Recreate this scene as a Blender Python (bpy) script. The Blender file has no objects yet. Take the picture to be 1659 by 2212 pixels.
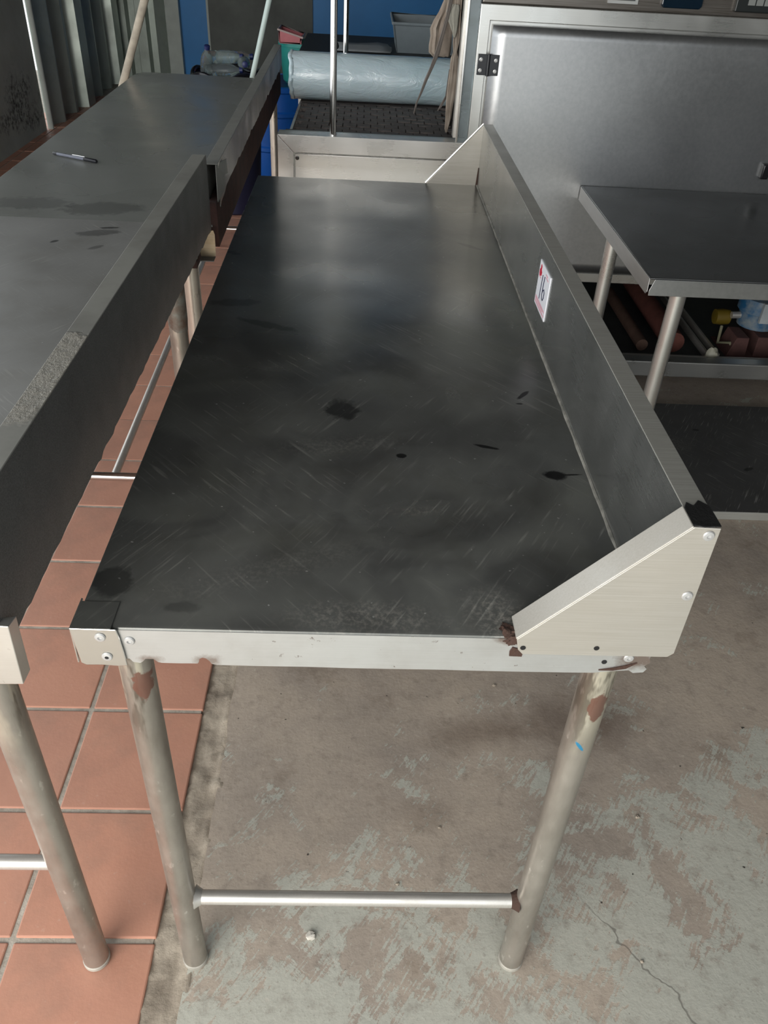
import bpy, math, random
from mathutils import Vector, Matrix, noise
random.seed(7)
S = bpy.context.scene
COL = S.collection

# ------------------------------------------------------------------ camera
FPX, CAM_H, YAW, PITCH, ROLL = 1733.18, 1.5029, -0.0513, 0.64635, 0.05988
fw = Vector((-math.sin(YAW)*math.cos(PITCH), math.cos(YAW)*math.cos(PITCH), -math.sin(PITCH)))
rt = Vector((math.cos(YAW), math.sin(YAW), 0)); up = rt.cross(fw)
r2 = rt*math.cos(ROLL) + up*math.sin(ROLL); u2 = up*math.cos(ROLL) - rt*math.sin(ROLL)
cd = bpy.data.cameras.new('camera'); cam = bpy.data.objects.new('camera', cd); COL.objects.link(cam)
cd.sensor_fit = 'HORIZONTAL'; cd.sensor_width = 36.0; cd.lens = FPX/1659*36.0; cd.clip_start = 0.05
M = Matrix((r2, u2, -fw)).transposed().to_4x4(); M.translation = (0, 0, CAM_H); cam.matrix_world = M
S.camera = cam

# ------------------------------------------------------------------ light
S.view_settings.view_transform = 'Standard'; S.view_settings.look = 'None'
S.view_settings.gamma = 1.0; S.view_settings.use_curve_mapping = False
S.view_settings.exposure = 0.45
wd = bpy.data.worlds.new('world'); S.world = wd; wd.use_nodes = True
wb = wd.node_tree.nodes['Background']; wb.inputs[0].default_value = (0.92, 0.965, 1.0, 1); wb.inputs[1].default_value = 1.25
def area(name, loc, target, sx, sy, power, col):
    l = bpy.data.lights.new(name, 'AREA'); l.shape = 'RECTANGLE'; l.size = sx; l.size_y = sy; l.energy = power; l.color = col
    o = bpy.data.objects.new(name, l); COL.objects.link(o); o.location = loc
    o.rotation_euler = (Vector(target)-Vector(loc)).to_track_quat('-Z', 'Y').to_euler()
    return o
area('open_doorway_daylight_offscreen', (-1.6, -1.9, 1.45), (0.1, 1.6, 0.5), 2.4, 2.4, 110, (1.0, 0.96, 0.90))


# ------------------------------------------------------------------ mesh builder
class MB:
    def __init__(s): s.v = []; s.f = []
    def add(s, vs, fs):
        b = len(s.v); s.v += [tuple(p) for p in vs]; s.f += [tuple(i+b for i in f) for f in fs]; return s
    def box(s, x0, x1, y0, y1, z0, z1):
        return s.add([(x0,y0,z0),(x1,y0,z0),(x1,y1,z0),(x0,y1,z0),(x0,y0,z1),(x1,y0,z1),(x1,y1,z1),(x0,y1,z1)],
                     [(0,3,2,1),(4,5,6,7),(0,1,5,4),(1,2,6,5),(2,3,7,6),(3,0,4,7)])
    def prism(s, pts, axis, a, b):
        # pts 2D outline; axis 'x': pts=(y,z); 'y': pts=(x,z); 'z': pts=(x,y)
        def P(p, t):
            return {'x': (t, p[0], p[1]), 'y': (p[0], t, p[1]), 'z': (p[0], p[1], t)}[axis]
        n = len(pts)
        return s.add([P(p, a) for p in pts]+[P(p, b) for p in pts],
                     [tuple(range(n)), tuple(range(2*n-1, n-1, -1))]+[(i, i+n, (i+1) % n+n, (i+1) % n) for i in range(n)])
    def path(s, pts, radii, n=16, caps=True):
        pts = [Vector(p) for p in pts]
        if not isinstance(radii, (list, tuple)): radii = [radii]*len(pts)
        rings = []
        ref = None
        for i, p in enumerate(pts):
            d = (pts[min(i+1, len(pts)-1)]-pts[max(i-1, 0)]).normalized()
            if ref is None: ref = Vector((1, 0, 0)) if abs(d.x) < .8 else Vector((0, 1, 0))
            a = (ref-d*ref.dot(d)).normalized(); b = d.cross(a); ref = a
            rings.append([p+(a*math.cos(2*math.pi*k/n)+b*math.sin(2*math.pi*k/n))*radii[i] for k in range(n)])
        vs = [q for r in rings for q in r]; fs = []
        for i in range(len(rings)-1):
            for k in range(n):
                fs.append((i*n+k, i*n+(k+1) % n, (i+1)*n+(k+1) % n, (i+1)*n+k))
        if caps: fs += [tuple(range(n-1, -1, -1)), tuple((len(rings)-1)*n+k for k in range(n))]
        return s.add(vs, fs)
    def lathe(s, prof, c=(0, 0, 0), n=32, axis='z', sy=1.0):
        vs = []; fs = []
        for r, h in prof:
            for k in range(n):
                t = 2*math.pi*k/n; q = (r*math.cos(t), r*math.sin(t)*sy, h)
                if axis == 'y': q = (q[0], q[2], q[1])
                if axis == 'x': q = (q[2], q[0], q[1])
                vs.append((q[0]+c[0], q[1]+c[1], q[2]+c[2]))
        m = len(prof)
        for i in range(m-1):
            for k in range(n): fs.append((i*n+k, i*n+(k+1) % n, (i+1)*n+(k+1) % n, (i+1)*n+k))
        fs += [tuple(range(n-1, -1, -1)), tuple((m-1)*n+k for k in range(n))]
        return s.add(vs, fs)
    def lump(s, c, r, seed=0, sq=(1, 1, 1), n=10, m=6, rough=.35):
        vs = []; fs = []
        for i in range(m+1):
            ph = math.pi*i/m
            for k in range(n):
                t = 2*math.pi*k/n; d = Vector((math.sin(ph)*math.cos(t), math.sin(ph)*math.sin(t), math.cos(ph)))
                q = 1+rough*noise.noise(d*1.7+Vector((seed*3.1, seed*1.7, 0)))*2
                vs.append((c[0]+d.x*r*q*sq[0], c[1]+d.y*r*q*sq[1], c[2]+d.z*r*q*sq[2]))
        for i in range(m):
            for k in range(n): fs.append((i*n+k, (i+1)*n+k, (i+1)*n+(k+1) % n, i*n+(k+1) % n))
        return s.add(vs, fs)
    def sheet(s, rows):
        # grid of points -> surface
        n = len(rows[0]); vs = [p for r in rows for p in r]
        return s.add(vs, [(i*n+k, i*n+k+1, (i+1)*n+k+1, (i+1)*n+k) for i in range(len(rows)-1) for k in range(n-1)])
    def mesh(s, name, mat, smooth=True, angle=35):
        me = bpy.data.meshes.new(name); me.from_pydata(s.v, [], s.f); me.validate(); me.update()
        import bmesh
        bm = bmesh.new(); bm.from_mesh(me); bmesh.ops.recalc_face_normals(bm, faces=bm.faces); bm.to_mesh(me); bm.free()
        if mat is not None: me.materials.append(mat)
        if smooth:
            for p in me.polygons: p.use_smooth = True
            me.set_sharp_from_angle(angle=math.radians(angle))
        return me
    def build(s, name, mat, parent=None, smooth=True, bevel=0, solid=0, angle=35, label=None, subsurf=0):
        o = bpy.data.objects.new(name, s.mesh(name, mat, smooth, angle)); COL.objects.link(o)
        put(o, parent)
        if solid:
            m = o.modifiers.new('solid', 'SOLIDIFY'); m.thickness = solid; m.offset = 0
        if bevel:
            m = o.modifiers.new('bevel', 'BEVEL'); m.width = bevel; m.segments = 2; m.limit_method = 'ANGLE'; m.angle_limit = math.radians(40)
        if subsurf:
            m = o.modifiers.new('sub', 'SUBSURF'); m.levels = subsurf; m.render_levels = subsurf
        if label: o['label'] = label
        return o
ORIG = {}
def put(o, parent):
    if parent is not None:
        o.parent = parent
        l = Vector((0, 0, 0)); q = parent
        while q is not None: l += ORIG.get(q.name, Vector((0, 0, 0))); q = q.parent
        # every builder works in world coordinates: bring it into the parent's frame
        o.location = -l
        ORIG[o.name] = -l
def thing(name, loc, label, cat, group=None):
    o = bpy.data.objects.new(name, None); COL.objects.link(o); o.location = loc; o.empty_display_size = .05
    ORIG[o.name] = Vector(loc); o['label'] = label; o['category'] = cat
    if group: o['group'] = group
    return o
def tag(o, label, cat, group=None):
    o['label'] = label; o['category'] = cat
    if group: o['group'] = group
    return o
def struct(o): o['kind'] = 'structure'; return o
def copy_at(src, parent, loc):
    # another piece of the same mesh, given in world coordinates
    o = src.copy(); COL.objects.link(o); o.parent = parent
    l = Vector((0, 0, 0)); q = parent
    while q is not None: l += ORIG.get(q.name, Vector((0, 0, 0))); q = q.parent
    o.location = Vector(loc)-l
    return o
def piece(mesh, name, parent, loc, rot=None):
    o = bpy.data.objects.new(name, mesh); COL.objects.link(o); o.parent = parent
    l = Vector((0, 0, 0)); q = parent
    while q is not None: l += ORIG.get(q.name, Vector((0, 0, 0))); q = q.parent
    o.location = Vector(loc)-l
    if rot: o.rotation_euler = rot
    return o

# ------------------------------------------------------------------ materials
class NT:
    def __init__(s, name):
        s.m = bpy.data.materials.new(name); s.m.use_nodes = True; s.t = s.m.node_tree; s.n = s.t.nodes; s.b = s.n['Principled BSDF']
        s.co = s.n.new('ShaderNodeTexCoord').outputs['Object']
    def link(s, a, b): s.t.links.new(a, b)
    def val(s, sock, v):
        if hasattr(v, 'type') and hasattr(v, 'links'): s.link(v, sock)
        else:
            sock.default_value = (tuple(v)+(1,) if isinstance(v, (tuple, list)) and len(v) == 3 and sock.type == 'RGBA' else v)
    def math(s, op, a, b=0.0, clamp=False):
        n = s.n.new('ShaderNodeMath'); n.operation = op; n.use_clamp = clamp; s.val(n.inputs[0], a); s.val(n.inputs[1], b); return n.outputs[0]
    def noise(s, scale, detail=4, rough=.55, sc=None, dist=0.0, off=None):
        n = s.n.new('ShaderNodeTexNoise'); n.inputs['Scale'].default_value = scale; n.inputs['Detail'].default_value = detail
        n.inputs['Roughness'].default_value = rough; n.inputs['Distortion'].default_value = dist
        co = s.co
        if sc or off:
            mp = s.n.new('ShaderNodeMapping'); s.link(co, mp.inputs[0])
            if sc: mp.inputs['Scale'].default_value = sc
            if off: mp.inputs['Location'].default_value = off
            co = mp.outputs[0]
        s.link(co, n.inputs['Vector']); return n.outputs[0]
    def rotnoise(s, scale, rz, sc, detail=3, off=(0, 0, 0)):
        n = s.n.new('ShaderNodeTexNoise'); n.inputs['Scale'].default_value = scale; n.inputs['Detail'].default_value = detail
        m1 = s.n.new('ShaderNodeMapping'); m1.inputs['Rotation'].default_value = (0, 0, rz); s.link(s.co, m1.inputs[0])
        m2 = s.n.new('ShaderNodeMapping'); m2.inputs['Scale'].default_value = sc; m2.inputs['Location'].default_value = off; s.link(m1.outputs[0], m2.inputs[0])
        s.link(m2.outputs[0], n.inputs['Vector']); return n.outputs[0]
    def ramp(s, fac, a, b, lo=0.0, hi=1.0):
        n = s.n.new('ShaderNodeMapRange'); s.val(n.inputs['Value'], fac); n.inputs['From Min'].default_value = a; n.inputs['From Max'].default_value = b
        n.inputs['To Min'].default_value = lo; n.inputs['To Max'].default_value = hi; return n.outputs[0]
    def mix(s, f, a, b, mode='MIX'):
        n = s.n.new('ShaderNodeMix'); n.data_type = 'RGBA'; n.blend_type = mode; n.clamp_factor = True
        s.val(n.inputs['Factor'], f); s.val(n.inputs[6], a); s.val(n.inputs[7], b); return n.outputs[2]
    def xyz(s):
        n = s.n.new('ShaderNodeSeparateXYZ'); s.link(s.co, n.inputs[0]); return n.outputs
    def bump(s, h, strength=.3, dist=.002, prev=None):
        n = s.n.new('ShaderNodeBump'); n.inputs['Strength'].default_value = strength; n.inputs['Distance'].default_value = dist
        s.link(h, n.inputs['Height'])
        if prev is not None: s.link(prev, n.inputs['Normal'])
        return n.outputs[0]
    def blob(s, cx, cy, rx, ry, rz=0.0, soft=.5, ax='xy', jag=None):
        # 1 inside an ellipse with a ragged edge
        X = s.xyz(); A, B = {'xy': (X[0], X[1]), 'xz': (X[0], X[2]), 'yz': (X[1], X[2])}[ax]
        dx = s.math('SUBTRACT', A, cx); dy = s.math('SUBTRACT', B, cy); c, n = math.cos(rz), math.sin(rz)
        u = s.math('ADD', s.math('MULTIPLY', dx, c/rx), s.math('MULTIPLY', dy, n/rx))
        v = s.math('ADD', s.math('MULTIPLY', dx, -n/ry), s.math('MULTIPLY', dy, c/ry))
        d = s.math('SQRT', s.math('ADD', s.math('MULTIPLY', u, u), s.math('MULTIPLY', v, v)))
        if jag is not None: d = s.math('ADD', d, jag)
        return s.ramp(d, 1-soft*.5, 1+soft*.5, 1, 0)
    def out(s, col, rough, metal=0.0, normal=None, **kw):
        s.val(s.b.inputs['Base Color'], col); s.val(s.b.inputs['Roughness'], rough); s.val(s.b.inputs['Metallic'], metal)
        if normal is not None: s.link(normal, s.b.inputs['Normal'])
        for k, v in kw.items(): s.val(s.b.inputs[k.replace('_', ' ')], v)
        return s.m

def steel(name, col=(.62, .62, .60), rough=.32, metal=.9, dirt=.25, dirtcol=(.18, .16, .13), dscale=6, brush=(1, 60, 60), warp=0.15, warpscale=5, rust=0.0):
    t = NT(name)
    d = t.ramp(t.noise(dscale, 6, .62), .45, .75, 0, dirt)
    c = t.mix(d, col, dirtcol)
    fine = t.noise(9, 3, .6, sc=brush)
    c = t.mix(t.ramp(fine, .3, .7, 0, .12), c, (.9, .9, .88))
    if rust:
        rr = t.ramp(t.noise(38, 5, .7), .66, .74, 0, rust)
        c = t.mix(rr, c, (.12, .05, .028))
    r = t.math('ADD', t.ramp(t.noise(dscale*1.7, 1, .5, off=(3, 1, 2)), .3, .7, rough-.04, rough+.05), t.ramp(fine, .3, .7, -.015, .015))
    n = t.bump(t.noise(warpscale, 2, .4), max(warp, .02), .01)
    return t.out(c, r, t.ramp(d, 0, 1, metal, metal*.4), n)
def plain(name, col, rough=.5, metal=0.0, var=.15, scale=12, bump=0.0, bscale=60, dark=None, **kw):
    t = NT(name); dk = dark or tuple(x*.6 for x in col)
    c = t.mix(t.ramp(t.noise(scale, 5, .6), .35, .75, 0, min(1, var*3)), col, dk)
    n = t.bump(t.noise(bscale, 4, .6), bump, .003) if bump else None
    return t.out(c, rough, metal, n, **kw)

MAT = {}
MAT['steel'] = steel('stainless_steel', (.58, .58, .55), .30, .9, .08)
MAT['steel_bright'] = steel('bright_stainless_sheet', (.72, .70, .66), .34, .88, .22, (.34, .29, .23), 9, rust=.5)
MAT['steel_panel'] = steel('brushed_stainless_panel', (.44, .45, .455), .34, .95, .0, (.3, .3, .3), 1.5, (10, 1, 10), .12, 1.8)
MAT['frame_front'] = steel('bed_frame_sheet', (.68, .67, .64), .28, .7, .05)
MAT['steel_plate'] = steel('polished_stainless_plate', (.75, .73, .69), .22, .95, .1)
MAT['gusset'] = steel('warm_grey_plate', (.46, .435, .385), .38, .6, .45, (.30, .26, .20), 5, rust=.25)
MAT['apron_m'] = steel('cool_apron_sheet', (.60, .61, .61), .32, .8, .3, (.30, .27, .23), 10, rust=.6)
def apron_mat():
    t = NT('cool_apron_sheet'); fine = t.noise(9, 3, .6, sc=(1, 60, 60))
    c = t.mix(t.ramp(t.noise(10, 6, .62), .45, .75, 0, .35), (.58, .59, .585), (.34, .31, .27))
    c = t.mix(t.ramp(fine, .3, .7, 0, .12), c, (.85, .85, .83))
    c = t.mix(t.ramp(t.noise(70, 4, .7), .68, .74, 0, .8), c, (.10, .05, .03))
    j = t.ramp(t.noise(40, 4, .7), .3, .7, -.5, .5)
    for cx, cz, rx, rz, k in ((.338, .814, .02, .014, .75), (.19, .845, .02, .008, .7), (-.225, .80, .012, .006, .6), (-.16, .80, .014, .008, .6)):
        c = t.mix(t.math('MULTIPLY', t.blob(cx, cz, rx, rz, 0, .9, 'xz', j), k), c, (.16, .085, .05))
    n = t.bump(t.noise(26, 3, .5), .18, .004)
    return t.out(c, .34, .75, n)
MAT['apron_m'] = apron_mat()
MAT['chrome'] = plain('chrome_tube', (.75, .74, .72), .14, 1.0, .04)
MAT['galv'] = steel('scuffed_tube_steel', (.60, .58, .54), .36, .72, .45, (.27, .24, .20), 14, (60, 60, 4), 0, rust=.25)
MAT['dark_steel'] = steel('grimy_dark_sheet', (.10, .10, .095), .5, .35, .5, (.03, .028, .026), 10, warp=.3)

# ------------------------------------------------------------------ table top materials
def top_material(name, base, rough, metal, spots=(), scuffs=(), swirl=True, patch=.35, film=False, midk=.35):
    t = NT(name)
    big = t.noise(3.0, 5, .6, dist=.6); mid = t.noise(11, 5, .6, off=(2, 5, 1), dist=.3 if film else 0)
    c = t.mix(t.ramp(big, .38, .68, 0, patch), base, tuple(x*.42 for x in base))
    c = t.mix(t.ramp(mid, .48, .78, 0, midk), c, (base[0]*.55, base[1]*.52, base[2]*.45))
    # hair-fine wiping scratches, two arcs of directions
    s1 = t.rotnoise(8, .55, (28, 1.6, 1), 3); s2 = t.rotnoise(8, -.75, (30, 1.5, 1), 3, (4, 2, 0)); reg = t.noise(4.2, 3, .5, off=(7, 3, 0))
    sw = t.math('MAXIMUM', t.math('MULTIPLY', t.ramp(s1, .60, .74), t.ramp(reg, .45, .6)), t.math('MULTIPLY', t.ramp(s2, .60, .74), t.ramp(reg, .55, .40)))
    if swirl: c = t.mix(t.math('MULTIPLY', sw, .5), c, (.42, .41, .39))
    metal_in = metal
    if film:
        X = t.xyz()
        fm = t.math('MULTIPLY', t.ramp(t.noise(4.5, 4, .55, off=(11, 4, 0), dist=1.0), .40, .66), .38, True)
        fm = t.math('ADD', fm, t.math('MULTIPLY', sw, .35), True)
        fm = t.math('ADD', fm, t.math('MULTIPLY', t.blob(.31, 1.72, .07, .33, .10, .5, jag=t.ramp(big, .3, .7, -.3, .3)), .45), True)
        c = t.mix(t.math('MULTIPLY', fm, .85), c, (.15, .156, .128)); metal_in = t.ramp(fm, 0, 1, metal, .2)
    # specks of dust
    sp = t.ramp(t.noise(190, 0, .5), .86, .90, 0, .6); c = t.mix(sp, c, (.6, .6, .57))
    r = t.ramp(t.noise(5, 1, .5, off=(8, 8, 0)), .3, .7, rough-.05, rough+.08)
    jag = t.ramp(t.noise(45, 4, .6, off=(1, 1, 1)), .3, .7, -.28, .28)
    for (cx, cy, rx, ry, rz, k) in spots:
        m = t.blob(cx, cy, rx, ry, rz, .35, jag=jag); c = t.mix(t.math('MULTIPLY', m, k), c, (.012, .012, .013))
    grain = t.noise(160, 3, .7)
    for (cx, cy, rx, ry, rz, k) in scuffs:
        m = t.math('MULTIPLY', t.blob(cx, cy, rx, ry, rz, 1.2, jag=jag), t.ramp(grain, .45, .62)); c = t.mix(t.math('MULTIPLY', m, k), c, (.42, .40, .36))
    n = t.bump(t.noise(3.2, 2, .4, off=(5, 0, 0)), .35, .012)
    
    return t.out(c, r, metal_in, n)
SPOTS = [(-.019, 1.135, .026, .03, .3, .7), (.072, 1.005, .008, .006, 0, .9), (.287, 1.206, .02, .004, .9, .9), (.276, 1.175, .006, .003, 0, .9), (.204, 1.037, .018, .004, -.3, .9),
         (.297, .965, .017, .011, 0, .95), (.322, .968, .014, .002, .1, .9), (-.28, .712, .022, .026, .6, .55), (-.19, .672, .02, .01, 0, .3), (-.30, 1.84, .02, .006, 0, .7),
         (-.25, 1.55, .05, .018, .1, .5), (-.17, 1.45, .06, .012, -.4, .5), (.27, 1.95, .04, .008, -.7, .4), (-.28, 1.83, .012, .005, 0, .8)]
SCUFF = [(.02, .662, .07, .022, 0, .55), (.076, .867, .035, .008, .1, .6), (-.02, 1.03, .08, .02, .2, .3), (-.10, .74, .12, .02, .4, .2), (.17, .68, .03, .03, .6, .5), (.185, .655, .02, .02, 0, .6)]
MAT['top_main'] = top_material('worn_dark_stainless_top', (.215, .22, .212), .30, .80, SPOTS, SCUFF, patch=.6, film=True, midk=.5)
MAT['top_left'] = top_material('grey_stainless_top', (.265, .265, .255), .40, .35, [(-.62, 1.93, .05, .02, .3, .5), (-.60, 1.83, .02, .008, .8, .5), (-.70, 1.86, .012, .006, .9, .8), (-.60, 1.97, .02, .006, .2, .8)], [], True, .22)
MAT['top_far'] = top_material('brushed_stainless_top', (.32, .33, .31), .27, .5, [(-.66, 2.12, .10, .05, .2, .35), (-.85, 2.14, .10, .05, 0, .3)], [], False, .15, midk=.12)
MAT['top_side'] = top_material('dark_polished_top', (.16, .165, .165), .27, .85, [], [], False, .2)

# ------------------------------------------------------------------ room shell
def concrete():
    t = NT('worn_painted_concrete'); X = t.xyz()
    big = t.noise(2.6, 6, .62); mid = t.noise(9, 6, .65, off=(3, 3, 0)); fine = t.noise(70, 5, .7)
    c = t.mix(t.ramp(big, .35, .68), (.41, .345, .28), (.27, .23, .195))
    c = t.mix(t.ramp(mid, .5, .75, 0, .6), c, (.40, .335, .265))
    c = t.mix(t.ramp(t.noise(5, 5, .7, off=(9, 2, 0)), .58, .74, 0, .55), c, (.13, .09, .06))
    # left-over pale green floor paint, worn away in scraped strips; more of it survives where people walk less
    streak = t.rotnoise(7, .62, (26, 3.2, 1), 5); blot = t.noise(6.5, 7, .72, off=(1, 7, 0), dist=.4)
    fld = t.math('ADD', t.math('MULTIPLY', streak, .27), t.math('MULTIPLY', blot, .93))
    keep = t.math('ADD', t.ramp(X[1], .55, 1.25, .10, -.11), t.ramp(X[0], -.2, .7, -.02, .05))
    m = t.ramp(t.math('ADD', fld, keep), .63, .665)
    c = t.mix(t.math('MULTIPLY', m, .8), c, (.42, .43, .375))
    c = t.mix(t.ramp(fine, .58, .74, 0, .5), c, (.52, .47, .40))
    c = t.mix(t.ramp(t.noise(28, 5, .7, off=(6, 1, 0)), .52, .70, 0, .5), c, (.20, .165, .135))
    c = t.mix(t.ramp(t.noise(150, 2, .6), .60, .72, 0, .35), c, (.16, .135, .11))
    c = t.mix(t.ramp(t.noise(55, 2, .5, off=(4, 4, 4)), .74, .77, 0, .9), c, (.03, .025, .02))
    # brown spill under the table
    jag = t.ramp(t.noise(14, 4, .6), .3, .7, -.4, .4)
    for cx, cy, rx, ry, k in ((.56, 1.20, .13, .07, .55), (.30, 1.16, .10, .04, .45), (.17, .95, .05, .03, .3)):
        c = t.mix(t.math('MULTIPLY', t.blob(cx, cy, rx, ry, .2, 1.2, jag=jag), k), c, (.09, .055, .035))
    # hairline cracks
    wob = t.ramp(t.noise(6, 4, .6), .3, .7, -.03, .03)
    for x0, y0, x1, y1 in ((.504, .741, .638, .559),):
        L = math.hypot(x1-x0, y1-y0); nx, ny = -(y1-y0)/L, (x1-x0)/L
        d = t.math('ADD', t.math('ADD', t.math('MULTIPLY', X[0], nx), t.math('MULTIPLY', X[1], ny)), -(x0*nx+y0*ny))
        d = t.math('ABSOLUTE', t.math('ADD', d, wob)); c = t.mix(t.math('MULTIPLY', t.ramp(d, .001, .003, .6, 0), t.ramp(X[1], .72, .80, 1, 0)), c, (.07, .06, .05))
    n = t.bump(t.noise(75, 4, .65), .28, .003); n = t.bump(t.noise(13, 4, .6), .22, .006, n); n = t.bump(m, .2, .0015, n)
    return t.out(c, t.ramp(mid, .3, .7, .55, .8), 0, n)
MAT['concrete'] = concrete()
MAT['mortar'] = plain('dirty_mortar', (.40, .345, .275), .9, 0, .3, 14, .6, 90, (.15, .12, .09))
MAT['grout'] = plain('grey_grout', (.44, .40, .34), .9, 0, .25, 30, .5, 120, (.17, .14, .11))
def tile_mat():
    t = NT('terracotta_tile')
    rnd = t.n.new('ShaderNodeObjectInfo').outputs['Random']
    c = t.mix(rnd, (.48, .235, .16), (.42, .21, .148))
    c = t.mix(t.ramp(t.noise(9, 6, .65), .4, .75, 0, .4), c, (.52, .27, .18))
    c = t.mix(t.ramp(t.noise(5, 5, .65, off=(5, 5, 2)), .5, .75, 0, .45), c, (.22, .15, .115))
    c = t.mix(t.ramp(t.noise(60, 3, .6), .66, .74, 0, .35), c, (.55, .40, .32))
    n = t.bump(t.noise(90, 4, .6), .18, .002)
    return t.out(c, t.ramp(t.noise(14, 4, .6), .3, .7, .42, .62), 0, n)
MAT['tile'] = tile_mat()

MB_GROUT = None
TS, TY0, GX, TEDGE, CRK = .2572, .6916, -.583, -.329, -.266
fl = MB().box(-4.2, 4.2, -4.2, 9.3, -.10, -.022).build('floor', MAT['grout'], None, False); struct(fl)
# concrete slab with a broken left edge
edge = [(CRK+.012*noise.noise(Vector((y*6, 1, 0)))+.006*noise.noise(Vector((y*25, 4, 0))), y) for y in [-4.2+i*.03 for i in range(451)]]
MB().prism([(4.2, -4.2), (4.2, 9.3)]+[(x, y) for x, y in reversed(edge)], 'z', -.022, 0).build('concrete_slab', MAT['concrete'], fl, False, label='worn grey-brown concrete with scraped pale green paint')
# rough mortar strip between tiles and concrete
rows = []
for i in range(420):
    y = -.6+i*.011+0; r = []
    for k in range(13):
        x = -.345+k*(CRK+.018+.345)/12
        h = -.009+.006*noise.noise(Vector((x*30, y*22, 2)))+.005*noise.noise(Vector((x*85, y*70, 5)))
        if k == 12: h = -.016
        if k == 0: h = -.014
        if 9 <= k <= 11: h += .004+.008*max(0, noise.noise(Vector((x*60, y*30, 9))))
        if y < .72: h += .004
        r.append((x, y, min(h, .006)))
    rows.append(r)
MB().sheet(rows).build('mortar_strip', MAT['mortar'], fl, True, angle=80)
MB().box(-.345, CRK+.02, 4.0, 9.3, -.022, -.008).build('mortar_strip', MAT['mortar'], fl, False)
# quarry tiles, each its own piece
g = .0045
MB().box(-4.2, TEDGE-.004, -4.2, 9.3, -.022, -.0035).build('grout_bed', MAT['grout'], fl, False)
full = MB().box(-TS/2+g, TS/2-g, -TS/2+g, TS/2-g, -.02, 0).mesh('tile', MAT['tile'], False)
wr = (TEDGE-GX)
cut = MB().box(-wr/2+g, wr/2, -TS/2+g, TS/2-g, -.02, 0).mesh('tile', MAT['tile'], False)
wl = .10
NCOL, NROW = 9, 31
for j in range(NROW):
    yc = TY0+(j-2.5)*TS+TS
    for i in range(NCOL):
        zz = random.uniform(-.0012, .0004)
        if i == 0: o = piece(cut, 'tile', fl, (GX+wr/2, yc, zz))
        else: o = piece(full, 'tile', fl, (GX-TS*(i-.5), yc, zz), (random.uniform(-.003, .003), random.uniform(-.003, .003), 0))
        if i < 4 and j < 8:
            m = o.modifiers.new('bevel', 'BEVEL'); m.width = .003; m.segments = 2

MAT['wall_grey'] = plain('dirty_grey_plaster', (.42, .46, .40), .8, 0, .22, 4, .15, 30, (.13, .13, .11))
MAT['wall_blue'] = plain('blue_paint', (.012, .23, .60), .45, 0, .12, 3, .05, 40)
MAT['wall_board'] = plain('charcoal_board', (.13, .145, .13), .6, 0, .3, 3, .05, 30, (.06, .065, .06))
MAT['ceiling'] = plain('dark_ceiling', (.055, .055, .052), .9, 0, .1)
MAT['white_post'] = plain('dull_white_paint', (.52, .57, .53), .6, 0, .15, 9, .1, 40)
MAT['corrug'] = steel('galvanised_sheet', (.40, .46, .41), .38, .55, .45, (.10, .105, .085), 4, (60, 60, 2), .1)
XL, YB_ = -2.43, 9.2
wlft = MB().box(XL-.15, XL, 5.0, 6.76, -.02, 3.0).build('wall_left', MAT['wall_grey'], None, False); struct(wlft)
tw = NT('mouldy_grey_plaster'); _c = tw.mix(tw.ramp(tw.noise(4, 5, .6), .35, .75, 0, .6), (.42, .46, .40), (.24, .25, .215))
_j = tw.ramp(tw.noise(9, 5, .7), .3, .7, -.7, .7)
for _y, _z, _a, _b in ((6.35, .33, .22, .10), (6.15, .20, .4, .06), (6.5, .12, .2, .05)):
    _c = tw.mix(tw.math('MULTIPLY', tw.math('MULTIPLY', tw.blob(_y, _z, _a, _b, 0, .9, 'yz', _j), tw.ramp(tw.noise(30, 4, .7), .42, .6)), .85), _c, (.03, .03, .027))
wlft.data.materials.clear(); wlft.data.materials.append(tw.out(_c, .8, 0, tw.bump(tw.noise(30, 4), .15, .003)))
MB().path([(XL+.02, 6.80, -.02), (XL+.02, 6.80, 2.9)], .022, 12).build('edge_pipe', MAT['white_post'], wlft)
def corrugated(pts, z0, z1):
    b = MB(); n = len(pts)
    b.add([(x, y, z0) for x, y in pts]+[(x, y, z1) for x, y in pts], [(i, i+1, i+1+n, i+n) for i in range(n-1)]); return b
prof = []
y = 6.86; k = 0; dx = [0, .0, .07, .07, .0, -.02, .06, .06, .0, .10, .10, .02]
while y < 9.2:
    prof.append((XL+dx[k % 12]-.02, y)); y += [.05, .16, .02, .20, .03, .10][k % 6]; k += 1
prof.append((XL, 9.2))
corrugated(prof, -.02, 3.0).build('corrugated_sheet', MAT['corrug'], wlft, False, solid=.003)
prof = []; x = XL; k = 0
while x < -1.95:
    prof.append((x, YB_-.02-[0, .07, .07, 0][k % 4])); x += [.02, .09, .02, .06][k % 4]; k += 1
prof.append((-1.94, YB_-.02))
wbk = MB().box(XL-.15, 4.2, YB_, YB_+.15, -.02, 3.0).build('wall_back', MAT['wall_blue'], None, False); struct(wbk)
corrugated(prof, -.02, 3.0).build('corrugated_sheet', MAT['corrug'], wbk, False, solid=.003)
MB().box(-1.935, -1.80, YB_-.09, YB_, -.02, 3.0).build('corner_post', MAT['white_post'], wbk, False, bevel=.006)
MB().box(-1.545, -1.525, YB_-.03, YB_, -.02, 3.0).build('edge_strip', MAT['white_post'], wbk, False)
MB().box(-1.525, -.515, YB_-.025, YB_, -.02, 3.0).build('wall_board', MAT['wall_board'], wbk, False)
wr_ = MB().box(3.4, 3.55, -1.0, YB_, -.02, 3.0).build('wall_right', plain('grey_wall_paint', (.22, .23, .24), .8, 0, .2), None, False); struct(wr_)
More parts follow.
